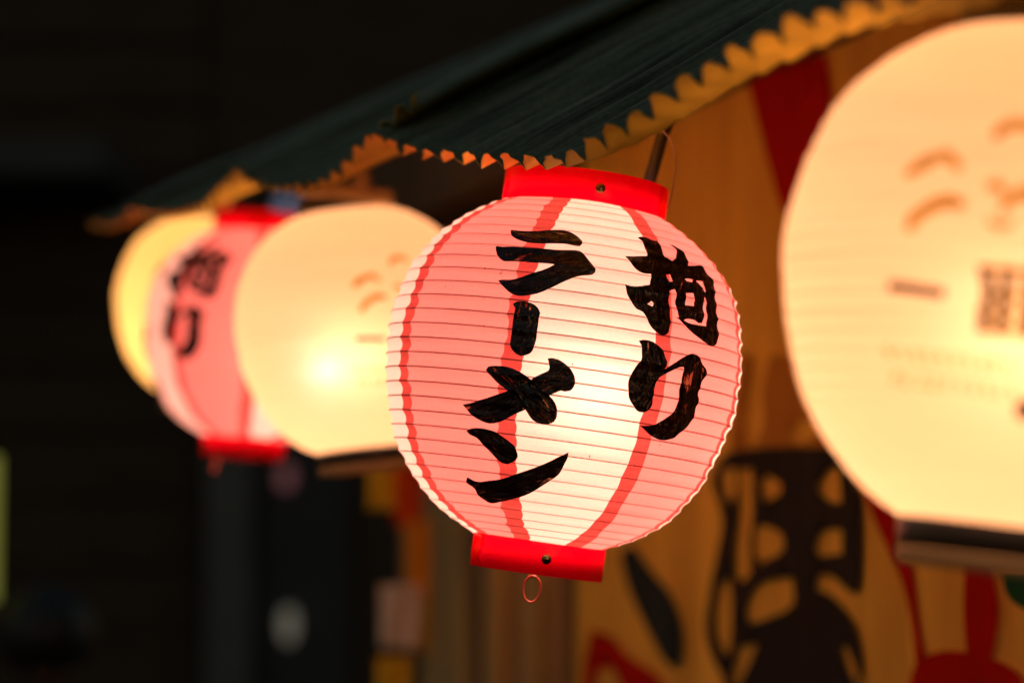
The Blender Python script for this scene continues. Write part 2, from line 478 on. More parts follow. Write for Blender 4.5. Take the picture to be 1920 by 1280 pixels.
# painted letters -- outlines as brushed on the paper, mapped onto the shell
MI = MAT1.inverted()
o_l = MI @ CAM
def on_shell(px, py, off):
    d = (MI.to_3x3() @ ray(px, py)).normalized()
    t = o_l.length - 0.16
    for _ in range(220):                                  # march to the smooth shell
        p = o_l + d * t
        g = math.hypot(p.x, p.y) - S1.f(min(max(p.z, S1.lo), S1.hi))
        if g < 1e-5: break
        t += max(g * 0.5, 1e-5)
    th = math.atan2(p.x, -p.y); u = S1.u_of(p.z)
    return shell_pt(S1, th, u, off)
Z2 = lambda p: (840 + p[0] / 4.57, 410 + p[1] / 4.57)
Z3 = lambda p: (840 + p[0] / 4.13, 650 + p[1] / 4.13)
Z4 = lambda p: (1160 + p[0] / 5.335, 420 + p[1] / 5.335)
Z5 = lambda p: (1160 + p[0] / 5.82, 620 + p[1] / 5.82)
letters = [
 (Z2, 0.0010, [(535,100),(545,95),(640,105),(760,105),(880,97),(1000,102),(1060,120),(1110,150),(1150,190),(1150,215),(1130,235),(1080,230),(1000,215),(900,212),(800,212),(700,205),(630,190),(570,165),(540,130)], []),
 (Z2, 0.0010, [(412,240),(425,235),(470,242),(560,240),(680,250),(800,258),(950,268),(1100,270),(1150,290),(1200,345),(1240,395),(1265,430),(1262,460),(1235,480),(1150,487),(1110,495),(1060,512),(980,545),(900,585),(820,620),(740,645),(660,658),(600,660),(540,640),(490,600),(455,560),(425,525),(470,520),(540,520),(620,500),(700,475),(780,450),(850,425),(915,392),(860,385),(780,380),(700,375),(620,368),(540,366),(480,365),(450,345),(425,310),(410,270)], []),
 (Z2, 0.0010, [(555,730),(590,710),(640,706),(690,715),(740,735),(775,770),(790,805),(780,850),(770,920),(760,1000),(745,1070),(730,1120),(700,1155),(660,1170),(620,1175),(580,1155),(550,1125),(535,1080),(535,1010),(548,960),(552,880),(570,800),(575,765)], []),
 (Z3, 0.0010, [(770,90),(800,85),(850,95),(900,125),(945,165),(975,215),(985,260),(975,310),(945,340),(905,347),(875,338),(785,380),(700,430),(600,485),(520,520),(440,565),(380,585),(320,592),(260,575),(200,540),(150,495),(105,445),(170,435),(260,410),(350,380),(440,350),(520,320),(600,285),(650,250),(710,215),(780,180),(782,135)], []),
 (Z3, 0.0015, [(298,180),(310,155),(340,147),(400,147),(470,158),(540,185),(600,220),(660,270),(720,330),(790,385),(830,435),(845,490),(840,550),(820,580),(770,602),(710,595),(660,570),(620,520),(570,440),(500,370),(440,320),(380,275),(335,225)], []),
 (Z3, 0.0010, [(140,650),(180,632),(240,628),(310,640),(370,660),(430,700),(490,745),(520,775),(535,820),(540,850),(510,885),(460,908),(420,900),(370,860),(320,810),(270,755),(220,705),(160,675)], []),
 (Z3, 0.0010, [(145,1015),(155,1010),(200,1035),(250,1045),(320,1035),(400,1025),(470,1005),(550,975),(640,945),(710,920),(790,885),(860,850),(935,815),(925,860),(895,920),(860,985),(800,1030),(730,1075),(640,1130),(550,1165),(460,1190),(400,1200),(340,1212),(290,1190),(240,1150),(200,1095),(145,1050)], []),
 (Z4, 0.0010, [(190,135),(230,125),(280,135),(340,162),(385,170),(415,215),(445,270),(455,325),(500,345),(545,370),(570,340),(580,280),(550,235),(510,205),(545,210),(600,245),(650,285),(680,340),(705,415),(760,418),(815,412),(860,450),(910,520),(960,580),(968,650),(970,740),(990,830),(995,920),(998,1080),(975,1195),(910,1220),(860,1190),(800,1140),(720,1075),(650,1010),(610,960),(565,925),(605,935),(585,870),(575,800),(582,700),(570,650),(510,668),(508,760),(510,880),(512,980),(500,1080),(470,1105),(430,1118),(390,1095),(340,1045),(290,970),(240,880),(180,850),(130,790),(90,710),(62,600),(120,622),(200,622),(320,605),(325,500),(240,490),(170,445),(110,370),(68,318),(130,322),(290,318),(270,240),(235,175)],
   [[(480,505),(520,503),(540,575),(505,575),(485,545)], [(668,550),(690,543),(755,555),(740,580),(690,570)], [(785,565),(850,572),(872,685),(855,670),(820,610)], [(680,690),(755,690),(770,820),(680,810)], [(865,725),(885,790),(890,910),(880,1022),(800,1010),(700,990),(650,960),(680,948),(760,958),(800,990),(840,990),(855,940),(862,900),(858,800)], [(280,800),(330,770),(348,795),(335,825)]]),
 (Z5, 0.0010, [(218,110),(265,97),(340,107),(400,135),(450,180),(485,235),(505,290),(527,340),(510,385),(500,420),(560,375),(630,335),(700,285),(760,255),(800,248),(845,260),(880,310),(910,365),(950,415),(945,480),(910,545),(885,620),(880,700),(885,740),(850,830),(840,890),(770,1030),(700,1090),(630,1165),(560,1185),(490,1195),(420,1180),(350,1140),(290,1080),(225,1030),(290,1035),(380,1025),(470,985),(550,930),(625,845),(650,760),(672,680),(675,600),(695,500),(700,395),(640,400),(570,440),(510,475),(450,510),(420,550),(400,640),(375,720),(370,800),(320,870),(280,892),(230,885),(180,850),(130,770),(105,690),(110,560),(130,490),(170,430),(210,360),(250,300),(248,220),(240,150)], []),
]
for (zf, off, outer, holes), a_ in zip(letters, (0, 25, 90, 32, -40, -40, 25, 90, 90)):
    v, t = fill([zf(p) for p in outer], [[zf(p) for p in h] for h in holes], 5.0)
    mesh('painted_stroke', [on_shell(p.x, p.y, off) for p in v], t, M['paint%d' % a_], lan1)

def dim(lan, f, col):
    for o in lan.children:
        if o.type == 'LIGHT':
            o.data = o.data.copy(); o.data.energy *= f; o.data.color = col
# second striped lantern further down the row
lan2 = copy_tree(lan1)
lan2.matrix_world = frame(at(477, 622, 2.93), R(5), R(-76))
dim(lan2, 0.75, (1.0, 0.42, 0.33))
lan2['label'] = 'blurred red and white striped lantern half hidden behind the second cream lantern'

# cream lanterns
U3 = 0.1285
tab_cream = [(.945, .36), (.925, .44), (.885, .535), (.79, .677), (.625, .835), (.475, .915), (.315, .968), (.09, 1.0), (-.1, .995), (-.28, .965), (-.47, .905), (-.69, .795), (-.84, .670), (-.94, .545), (-1.0, .44)]
S3 = Shell(tab_cream, U3, 34, 0.0005)
C3 = at(1943, 515, 1.23)
MAT3 = frame(C3, R(6.5), 0.0)
lan3 = empty('paper_lantern', C3, 'large near cream paper lantern cut by the right edge of the photo', 'lantern', 'cream paper lanterns hung under the awning', MAT3)
for i in range(4):
    strip(S3, 'paper_panel', (lambda u, i=i: R(i * 90 + 40)), (lambda u, i=i: R(i * 90 + 130)), 26, M['cream_paper'], lan3)
add_ribs(S3, lan3, 0.00026)
r0 = 0.415 * U3
ring('top_cap', r0 * 0.98, S3.hi - 0.001, S3.hi + 0.012, M['black_plastic'], lan3)
ring('bottom_cap', r0 * 1.06, S3.lo - 0.0150, S3.lo + 0.001, M['black_plastic'], lan3)
ring('wooden_ring', r0 * 1.05, S3.lo - 0.0235, S3.lo - 0.0152, M['tan_wood'], lan3, 0.006)
add_bulb(lan3, -0.016, BULB_W * 0.75, (1.0, 0.465, 0.24), (0.0, 0.01))
MI3 = MAT3.inverted(); o3 = MI3 @ CAM
def on_shell3(px, py, off):
    """photo pixel on the near cream lantern; beyond its outline the point is wrapped round by angle"""
    d = (MI3.to_3x3() @ ray(px, py)).normalized()
    t = o3.length - 0.16
    for _ in range(220):
        p = o3 + d * t
        g = math.hypot(p.x, p.y) - S3.f(min(max(p.z, S3.lo), S3.hi))
        if g < 1e-5: break
        t += max(g * 0.5, 1e-5)
    return shell_pt(S3, math.atan2(p.x, -p.y), S3.u_of(p.z), off)
def brush(pts, wid):
    """outline of a brush stroke along a polyline"""
    P = [Vector(p) for p in pts]; L, Rr = [], []
    for i, p in enumerate(P):
        a = P[max(0, i - 1)]; b = P[min(len(P) - 1, i + 1)]
        t = (b - a).normalized(); n = Vector((-t.y, t.x)); w_ = (wid[i] if isinstance(wid, (list, tuple)) else wid) / 2
        L.append(tuple(p + n * w_)); Rr.append(tuple(p - n * w_))
    return L + Rr[::-1]
def print3(outline, mat_, off=0.0007, name='printed_mark'):
    v, t = fill(outline, [], 9.0)
    return mesh(name, [on_shell3(p.x, p.y, off) for p in v], t, mat_, lan3)
print3(brush([(1667, 536), (1700, 540), (1740, 546), (1772, 551)], 20), M['brown_ink'])
for i, (pts, wd) in enumerate([
    ([(1845, 498), (1855, 545), (1848, 585), (1842, 625)], 23), ([(1890, 500), (1888, 545), (1882, 590), (1876, 628)], 23),
    ([(1932, 503), (1930, 545), (1926, 590), (1922, 632)], 23), ([(1972, 508), (1972, 550), (1970, 595), (1972, 636)], 23)]):
    print3(brush(pts, wd), M['brown_ink'], 0.0007)
for i, (pts, wd) in enumerate([
    ([(1835, 503), (1890, 508), (1985, 518)], 14), ([(1842, 548), (1890, 553), (1990, 563)], 15),
    ([(1832, 582), (1890, 586), (1992, 598)], 13), ([(1836, 612), (1885, 618), (1985, 630)], 16)]):
    print3(brush(pts, wd), M['tan_ink'], 0.0011)
print3(brush([(1905, 772), (1925, 768), (1950, 775)], [26, 40, 30]), M['brown_ink'])
for pts, wd in [
    ([(1698, 330), (1722, 312), (1755, 296), (1778, 292), (1800, 318)], [14, 22, 20, 22, 18]),
    ([(1702, 432), (1716, 408), (1745, 388), (1780, 376), (1808, 386)], [16, 24, 24, 26, 18]),
    ([(1866, 262), (1876, 244), (1898, 234), (1930, 236), (1952, 252)], [14, 20, 22, 22, 16]),
    ([(1850, 352), (1868, 345), (1885, 362)], [14, 22, 16]), ([(1876, 395), (1898, 372), (1925, 362), (1950, 370)], [14, 24, 26, 18]),
    ([(1850, 412), (1872, 424), (1900, 418)], [10, 14, 12])]:
    print3(brush(pts, wd), M['tan_ink'])
rk = random.Random(3)
for y0, x0, x1, sl in ((652, 1655, 1905, .125), (700, 1665, 1915, .135)):     # two rows of small print
    x = x0
    while x < x1:
        yy = y0 + (x - x0) * sl
        for k in range(2):
            dx = rk.uniform(0, 10)
            print3(brush([(x + dx, yy + k * 14 + rk.uniform(-2, 2)), (x + dx + 13, yy + k * 14 + 2 + rk.uniform(-3, 3))], rk.uniform(5, 9)), M['faint_ink'])
        x += 25
lan4 = copy_tree(lan3)
MAT4 = frame(at(671, 613, 2.54), R(-6.0), R(29))
lan4.matrix_world = MAT4
lan4['label'] = 'blurred cream lantern with a bluish bright spot, left of the sharp striped lantern'
# a small cold LED shining through that lantern's paper
led_at = MAT4.inverted() @ at(600, 706, 2.41)
led_at = led_at * (0.112 / max(0.05, led_at.length))
b = lathe('led_lamp', [(0.0003, -0.006), (0.004, -0.004), (0.005, 0.0), (0.003, 0.005), (0.0003, 0.006)], M['led'], lan4, 16, False, tuple(led_at))
ld = bpy.data.lights.new('led_light', 'POINT'); ld.energy = 0.045; ld.color = (0.22, 0.50, 1.0); ld.shadow_soft_size = 0.006
lo = bpy.data.objects.new('led_light', ld); C.objects.link(lo); lo.parent = lan4; lo.location = led_at
lan5 = copy_tree(lan3)
lan5.matrix_world = frame(at(389, 570, 3.44), R(3), R(120))
dim(lan5, 1.1, (1.0, 0.49, 0.14))
lan5['label'] = 'farthest cream lantern, yellowish, at the left end of the row'

# ------------------------------------------------------------------ awning of corrugated sheets
def awning_mats():
    m, nt, out = mat('green_corrugated_paint')
    v = objcoord(nt); b = nt.nodes.new('ShaderNodeBsdfPrincipled')
    tc = nt.nodes.new('ShaderNodeTexCoord'); mp = nt.nodes.new('ShaderNodeMapping'); mp.inputs['Scale'].default_value = (1, 0.05, 1)
    nt.links.new(tc.outputs['UV'], mp.inputs['Vector'])
    n4 = noise(nt, 105, 3, 0.6, mp.outputs['Vector']); r4 = ramp(nt, n4.outputs['Fac'], [(0.34, (0.34, 0.33, 0.30)), (0.48, (1, 1, 1)), (0.70, (1.3, 1.3, 1.26))])
    n = noise(nt, 14, 6, 0.65, v); n2 = noise(nt, 220, 3, 0.6, v); n3 = noise(nt, 70, 2, 0.5, v)
    r = ramp(nt, n.outputs['Fac'], [(0.3, (0.078, 0.092, 0.054)), (0.55, (0.118, 0.134, 0.082)), (0.75, (0.160, 0.172, 0.110))])
    r2 = ramp(nt, n2.outputs['Fac'], [(0.3, (0.7, 0.7, 0.7)), (0.7, (1.15, 1.15, 1.15))])
    r3 = ramp(nt, n3.outputs['Fac'], [(0.20, (0.12, 0.08, 0.05)), (0.235, (1, 1, 1))])
    a = nt.nodes.new('ShaderNodeMix'); a.data_type = 'RGBA'; a.blend_type = 'MULTIPLY'; a.inputs['Factor'].default_value = 1
    nt.links.new(r.outputs[0], a.inputs['A']); nt.links.new(r2.outputs[0], a.inputs['B'])
    c = nt.nodes.new('ShaderNodeMix'); c.data_type = 'RGBA'; c.blend_type = 'MULTIPLY'; c.inputs['Factor'].default_value = 1
    nt.links.new(a.outputs['Result'], c.inputs['A']); nt.links.new(r3.outputs[0], c.inputs['B'])
    d = nt.nodes.new('ShaderNodeMix'); d.data_type = 'RGBA'; d.blend_type = 'MULTIPLY'; d.inputs['Factor'].default_value = 1
    nt.links.new(c.outputs['Result'], d.inputs['A']); nt.links.new(r4.outputs[0], d.inputs['B'])
    nt.links.new(d.outputs['Result'], b.inputs['Base Color']); b.inputs['Roughness'].default_value = 0.75
    b.inputs['Specular IOR Level'].default_value = 0.3
    nt.links.new(b.outputs[0], out.inputs['Surface'])
    return m
M['awning_top'] = awning_mats()
M['awning_flap_lit'] = surf('green_flap_lit_tone', (0.145, 0.175, 0.135), 0.6, 0.25, 30)  # street light on the flap painted in as a lighter sheet green
M['awning_under'] = surf('bare_sheet_underside', (0.80, 0.57, 0.08), 0.75, 0.25, 14, bump=0.2)
ROW = Vector((-0.31, 0.95, 0)).normalized()
PERP = Vector((0.95, 0.31, 0)).normalized()
SLOPE = Vector((PERP.x, PERP.y, 0.73)).normalized()
awn = empty('awning', (0.3, 1.9, 1.9), 'dark green corrugated awning with a ragged wavy lower edge', 'awning')
def sheet(edge, pitch, length, amp, seed, flange=0.0, label=None, slopes=(0.47, 0.47), curl=None):
    rr = random.Random(seed)
    E = [at(*e) for e in edge]
    xs = [0.0]
    for i in range(len(E) - 1): xs.append(xs[-1] + (E[i + 1] - E[i]).length)
    fx, fy, fz = (interp([(xs[i], E[i][k]) for i in range(len(E))]) for k in range(3))
    fs_ = interp([(xs[-1] * i / (len(slopes) - 1), v) for i, v in enumerate(slopes)])
    Lt = xs[-1]; SUBW = 8; n = int(Lt / pitch * SUBW)
    rows = [0, 0.003, 0.010, 0.017, 0.024, 0.045, 0.1, 0.2, 0.35, 0.55, length]
    tooth = [rr.uniform(0.82, 1.15) for _ in range(60)]
    vs, fs = [], []
    for i in range(n + 1):
        l = Lt * i / n; p = Vector((fx(l), fy(l), fz(l)))
        q = Vector((fx(min(Lt, l + .01)), fy(min(Lt, l + .01)), fz(min(Lt, l + .01)))) - Vector((fx(max(0, l - .01)), fy(max(0, l - .01)), fz(max(0, l - .01))))
        SLOPE = Vector((PERP.x, PERP.y, fs_(l))).normalized()
        nrm = q.cross(SLOPE).normalized()
        if nrm.z < 0: nrm = -nrm
        ph = i / SUBW
        h = amp * (tooth[int(ph + 0.5) % len(tooth)] * abs(math.cos(math.pi * ph)) ** 0.75 - 0.5)
        jit = rr.uniform(-0.0018, 0.0014)
        cl = min(1.0, max(0.0, (0.78 - l / Lt) * 4))
        for j, t in enumerate(rows):
            k = max(0.0, 1 - t / 0.55)
            base = p * 1.0
            if curl: base = base + Vector((0, 0, (curl - fs_(l)) * min(t, 0.024) * cl))
            vs.append(base + SLOPE * (t + (jit if j == 0 else 0)) + nrm * (h * (1 + 0.15 * min(1.0, t / 0.05)) + 0.0015 * math.sin(t * 23 + l * 9) * (t > 0.02)))
    m = len(rows)
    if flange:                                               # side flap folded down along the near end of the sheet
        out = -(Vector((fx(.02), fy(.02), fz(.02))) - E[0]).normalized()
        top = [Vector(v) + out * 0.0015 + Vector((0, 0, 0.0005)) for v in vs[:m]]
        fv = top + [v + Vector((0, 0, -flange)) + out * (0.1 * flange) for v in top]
        fl = mesh('side_flap', fv, [(k, k + 1, m + k + 1, m + k) for k in range(m - 1)], M['awning_flap_lit'], awn)
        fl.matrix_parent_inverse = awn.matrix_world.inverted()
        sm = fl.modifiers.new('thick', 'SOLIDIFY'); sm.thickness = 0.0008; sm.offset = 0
    for i in range(n):
        for j in range(m - 1):
            fs.append((i * m + j, i * m + j + 1, (i + 1) * m + j + 1, (i + 1) * m + j))
    o = mesh('corrugated_sheet', vs, fs, None, awn, mats=[M['awning_top'], M['awning_under']])
    uv = o.data.uv_layers.new(name='UVMap')
    for lp in o.data.loops:
        a, b_ = divmod(lp.vertex_index, m); uv.data[lp.index].uv = (a * pitch / SUBW, rows[b_])
    o.matrix_parent_inverse = awn.matrix_world.inverted()
    bm = bmesh.new(); bm.from_mesh(o.data); bmesh.ops.recalc_face_normals(bm, faces=bm.faces)
    if sum((f.normal.z for f in bm.faces)) < 0: bmesh.ops.reverse_faces(bm, faces=bm.faces)
    bm.to_mesh(o.data); bm.free()
    s = o.modifiers.new('thick', 'SOLIDIFY'); s.thickness = 0.0009; s.offset = -1; s.material_offset = 1; s.material_offset_rim = 1
    if label: o['label'] = label
    return o
awn.matrix_world = Matrix.Translation((0.3, 1.9, 1.9))
bpy.context.view_layer.update()
sheet([(2250, -60, 0.86), (1960, -75, 0.98), (1800, -28, 1.06), (1700, -2, 1.12), (1600, 16, 1.18), (1500, 45, 1.25), (1400, 95, 1.32), (1320, 135, 1.385), (1240, 190, 1.45), (1160, 245, 1.52), (1080, 290, 1.60), (980, 304, 1.70), (880, 296, 1.80), (790, 285, 1.89), (735, 272, 1.95), (708, 261, 1.985), (688, 250, 2.01)],
      0.041, 0.85, 0.0130, 1, label='nearest green sheet', slopes=(0.74, 0.74, 0.73, 0.68, 0.58, 0.53), curl=0.22)
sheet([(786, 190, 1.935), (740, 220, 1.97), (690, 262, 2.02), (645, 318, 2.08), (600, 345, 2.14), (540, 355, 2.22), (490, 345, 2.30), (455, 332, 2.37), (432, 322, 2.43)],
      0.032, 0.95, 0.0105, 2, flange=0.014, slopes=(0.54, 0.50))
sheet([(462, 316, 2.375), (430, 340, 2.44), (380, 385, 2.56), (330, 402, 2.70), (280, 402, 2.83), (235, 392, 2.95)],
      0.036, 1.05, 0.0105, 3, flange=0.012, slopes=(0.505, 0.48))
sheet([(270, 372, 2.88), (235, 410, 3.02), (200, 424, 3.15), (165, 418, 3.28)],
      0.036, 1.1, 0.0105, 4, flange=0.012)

# ------------------------------------------------------------------ shop front behind: curtain, boards, beam
P0 = at(1450, 1000, 2.72)                                       # a point of the curtain plane
def plane_pt(px, py, off=0.0):
    d = ray(px, py); t = (P0 - CAM).dot(PERP) / d.dot(PERP)
    return CAM + d * t - PERP * off
def sz(p):                                                     # along the wall, and height
    return (p - P0).dot(ROW), p.z
def wall_pt(s, z, off):
    return Vector((P0.x, P0.y, 0)) + ROW * s + Vector((0, 0, z)) - PERP * off
def fold(s, z):
    k = min(1.0, max(0.0, (2.15 - z) * 1.2))
    return k * (0.014 * math.sin(s * 13 + 0.6) + 0.008 * math.sin(s * 29 + 1.7) + 0.003 * math.sin(s * 55 + z * 2))
M['curtain'] = fabric('ochre_curtain', (0.94, 0.62, 0.12), 0.2)
M['c_black'] = fabric('black_print', (0.034, 0.036, 0.040), 0.2, 0.03)
M['c_brown'] = fabric('brown_print', (0.50, 0.27, 0.06), 0.15)
M['c_red'] = fabric('red_print', (0.48, 0.016, 0.010), 0.15)
M['c_navy'] = fabric('navy_print', (0.03, 0.05, 0.06), 0.2, 0.03)
M['c_green'] = fabric('green_print', (0.02, 0.11, 0.055), 0.2, 0.05)
cur = empty('shop_curtain', wall_pt(0, 1.2, 0), 'long ochre shop curtain printed with a big black character and red shapes', 'curtain')
bpy.context.view_layer.update()
CI = cur.matrix_world.inverted()
s0 = sz(plane_pt(2300, 900))[0]; s1 = sz(plane_pt(1095, 900))[0]
ZT = plane_pt(1450, 138).z
vs, fs = [], []; NX, NZ = 150, 26
for i in range(NX + 1):
    s = s0 + (s1 - s0) * i / NX
    for j in range(NZ + 1):
        z = 0.55 + (ZT - 0.55) * j / NZ
        vs.append(wall_pt(s, z, fold(s, z)))
for i in range(NX):
    for j in range(NZ):
        a = i * (NZ + 1) + j; fs.append((a, a + 1, a + NZ + 2, a + NZ + 1))
mesh('cloth', [CI @ v for v in vs], fs, M['curtain'], cur)
def cprint(outer, holes, mat_, off=0.004, step=11.0):
    v, t = fill(outer, holes, step); pts = []
    for p in v:
        s, z = sz(plane_pt(p.x, p.y)); pts.append(CI @ wall_pt(s, z, fold(s, z) + off))
    return mesh('printed_shape', pts, t, mat_, cur)
Q = lambda L: [(1100 + a / 2, 640 + b / 2) for a, b in L]
cprint(Q([(620,405),(760,395),(950,400),(1000,540),(1040,600),(1035,900),(1000,945),(960,930),(900,880),(840,872),(835,930),(900,960),(980,1040),(1030,1140),(1045,1240),(1020,1262),(1010,1330),(1010,1420),(530,1420),(535,1280),(500,1200),(475,1080),(485,950),(505,800),(525,680),(510,600),(490,520),(520,440),(560,415)]),
       [Q(h) for h in ([(520,500),(545,470),(585,475),(588,560),(565,610),(540,590)], [(600,480),(655,475),(660,640),(650,760),(655,870),(625,900),(590,880),(590,760),(605,620)],
                       [(690,520),(720,502),(752,530),(750,575),(705,605)], [(845,540),(890,480),(938,462),(940,605),(900,605),(850,570)],
                       [(672,700),(700,688),(755,715),(758,790),(700,832),(672,800)], [(850,715),(890,700),(942,705),(940,795),(850,805),(835,780)],
                       [(640,990),(690,910),(780,882),(780,990),(720,1040),(650,1055)], [(525,900),(565,880),(575,1000),(570,1150),(540,1180),(505,1100),(505,980)],
                       [(610,1140),(690,1130),(650,1210),(600,1290),(570,1290)], [(925,1140),(950,1140),(1000,1240),(1000,1300),(960,1240)])], M['c_black'])
cprint(Q([(560,414),(640,395),(620,300),(640,180),(650,60),(600,40),(585,200),(560,330)]), [], M['c_brown'])
cprint(Q([(660,394),(950,396),(880,300),(840,230),(800,60),(720,50),(690,180),(700,300)]), [Q([(770,370),(790,300),(850,290),(860,330),(800,385)])], M['c_brown'])
cprint(Q([(150,790),(200,765),(240,870),(290,960),(325,1060),(325,1180),(300,1225),(265,1200),(240,1130),(200,970)]), [], M['c_navy'])
cprint(Q([(50,1075),(120,1110),(200,1190),(260,1280),(290,1380),(20,1380),(25,1200)]), [Q([(70,1230),(110,1215),(170,1300),(170,1350),(60,1350)])], M['c_red'])
cprint(Q([(1050,560),(1150,610),(1170,820),(1240,830),(1290,1050),(1325,1190),(1345,1300),(1255,1300),(1268,1190),(1200,960),(1130,760)]), [], M['c_red'])
cprint(Q([(1480,820),(1545,830),(1562,1000),(1548,1200),(1490,1190),(1478,1000)]), [], M['c_red'], 0.006)
cprint([(1820 + 98 * math.cos(a * math.pi / 16), 1302 + 84 * math.sin(a * math.pi / 16)) for a in range(32)], [], M['c_red'], 0.008)
cprint(Q([(1570,860),(1720,870),(1720,1010),(1650,1010),(1600,985),(1573,930)]), [], M['c_green'], 0.005)
cprint([(1406, 146), (1553, 101), (1562, 190), (1566, 480), (1520, 480), (1478, 400), (1445, 290)], [], M['c_red'])

M['dark_wood'] = surf('dark_wood', (0.10, 0.055, 0.025), 0.7, 0.35, 9, (1, 1, 0.25), bump=0.3)
M['brown_wood'] = surf('brown_wood', (0.48, 0.28, 0.12), 0.7, 0.3, 9, (1, 1, 0.25), bump=0.3)
M['grey_wood'] = surf('weathered_grey_wood', (0.66, 0.46, 0.18), 0.75, 0.3, 9, (1, 1, 0.25), bump=0.3)
M['wall'] = surf('dark_plaster', (0.06, 0.036, 0.02), 0.8, 0.3, 6, bump=0.3)
RZ = Matrix.Rotation(math.atan2(ROW.y, ROW.x), 3, 'Z')          # local x along the wall
shop = empty('shop_building', wall_pt(0, 0, 0), 'dark wooden shop front behind the curtain and lanterns', 'building')
bpy.context.view_layer.update()
def shop_box(name, s_a, s_b, z_a, z_b, off_a, off_b, mat_, parent, bevel=0.002):
    c = wall_pt((s_a + s_b) / 2, (z_a + z_b) / 2, (off_a + off_b) / 2) - parent.matrix_world.translation
    return box_obj(name, c, (abs(s_b - s_a), abs(off_b - off_a), abs(z_b - z_a)), mat_, parent, RZ, bevel)
sE = sz(plane_pt(665, 1000))[0]                                  # far end of the shop front
shop_box('wall', s0 - .6, sE, 0.0, 2.25, -0.22, -0.10, M['wall'], shop)
shop_box('beam', s0 - .6, sE, ZT + 0.002, ZT + 0.14, -0.098, 0.045, M['dark_wood'], shop, 0.006)
s = s1 + 0.015; k = 0                                            # upright boards beside the curtain
rb_ = random.Random(9)
while s < sE - 0.06:
    wd = rb_.uniform(0.055, 0.085)
    shop_box('board', s, s + wd, 0.05, ZT - 0.003, -0.098, -0.07 + rb_.uniform(0, 0.03), (M['brown_wood'], M['grey_wood'], M['dark_wood'], M['brown_wood'], M['grey_wood'])[k % 5], shop)
    s += wd + rb_.uniform(0.006, 0.02); k += 1

# ------------------------------------------------------------------ hanging hardware
rod = tube('hanging_rod', [at(1214, 352, 1.86), at(1226, 312, 1.86), at(1243, 250, 1.87), at(1256, 218, 1.89), at(1282, 190, 1.93), at(1330, 150, 2.0)], 0.0050, M['black_metal'], None, 12)
tag(rod, 'black bent metal rod holding the sharp striped lantern from above', 'rod')
wire = tube('hanging_wire', [at(1215, 222, 1.80), at(1236, 238, 1.80), at(1258, 262, 1.80), at(1266, 285, 1.80), at(1267, 315, 1.80), at(1261, 355, 1.80), at(1253, 392, 1.80)], 0.0006, M['thin_wire'], None, 6)
tag(wire, 'thin bent wire beside the black rod above the sharp striped lantern', 'wire')
def strap(pts, lab, wdt=0.006):
    o = tube('hanging_strap', pts, wdt, M['tan_wood'], None, 8); return tag(o, lab, 'strap', 'straps hanging the lanterns')
strap([at(418, 430, 2.93), at(416, 390, 2.93), at(422, 335, 2.93)], 'pale upright strap above the blurred striped lantern', 0.010)
strap([at(680, 352, 2.5), at(676, 330, 2.5), at(668, 300, 2.5)], 'pale upright strap above the blurred cream lantern', 0.009)
bar = box_obj('hanging_bar', at(645, 362, 2.5), (0.10, 0.02, 0.013), M['tan_wood'], None, Matrix.Rotation(R(6), 3, 'Y') , 0.002)
tag(bar, 'short wooden bar lying across the top of the blurred cream lantern', 'bar')
strap([at(2010, 45, 1.23), at(2015, 0, 1.22), at(2020, -60, 1.2)], 'strap above the large near cream lantern', 0.006)

# ------------------------------------------------------------------ ground and dark street
M['asphalt'] = surf('asphalt', (0.045, 0.043, 0.042), 0.85, 0.3, 20, bump=0.5)
g = mesh('ground', [(-60, -60, 0), (60, -60, 0), (60, 60, 0), (-60, 60, 0)], [(0, 1, 2, 3)], M['asphalt'], None, False)
tag(g, kind='structure')
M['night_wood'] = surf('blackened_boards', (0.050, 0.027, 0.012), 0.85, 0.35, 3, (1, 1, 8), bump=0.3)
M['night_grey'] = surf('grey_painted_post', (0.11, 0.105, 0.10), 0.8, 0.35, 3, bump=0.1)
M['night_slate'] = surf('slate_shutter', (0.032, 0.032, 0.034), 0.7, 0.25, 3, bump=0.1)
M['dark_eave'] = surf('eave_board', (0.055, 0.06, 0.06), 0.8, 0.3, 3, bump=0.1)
YB = 9.0
bld = empty('dark_house', (-1.6, YB, 0), 'unlit dark boarded house across the end of the lane', 'building')
def bb(name, x0, x1, z0, z1, y0, y1, m_, par=bld, bev=0.004):
    return box_obj(name, ((x0 + x1) / 2 - par.location.x, (y0 + y1) / 2 - par.location.y, (z0 + z1) / 2), (abs(x1 - x0), abs(y1 - y0), abs(z1 - z0)), m_, par, None, bev)
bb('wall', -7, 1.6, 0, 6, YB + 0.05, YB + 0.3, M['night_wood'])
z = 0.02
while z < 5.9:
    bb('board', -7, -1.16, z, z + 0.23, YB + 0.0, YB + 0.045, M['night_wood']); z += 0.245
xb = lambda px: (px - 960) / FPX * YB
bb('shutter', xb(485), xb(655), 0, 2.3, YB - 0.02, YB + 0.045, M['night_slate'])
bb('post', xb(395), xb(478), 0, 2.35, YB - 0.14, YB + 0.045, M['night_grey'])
bb('eave', -7, xb(250), 1.6 + 1.24, 1.6 + 1.36, YB - 0.7, YB - 0.02, M['dark_eave'])

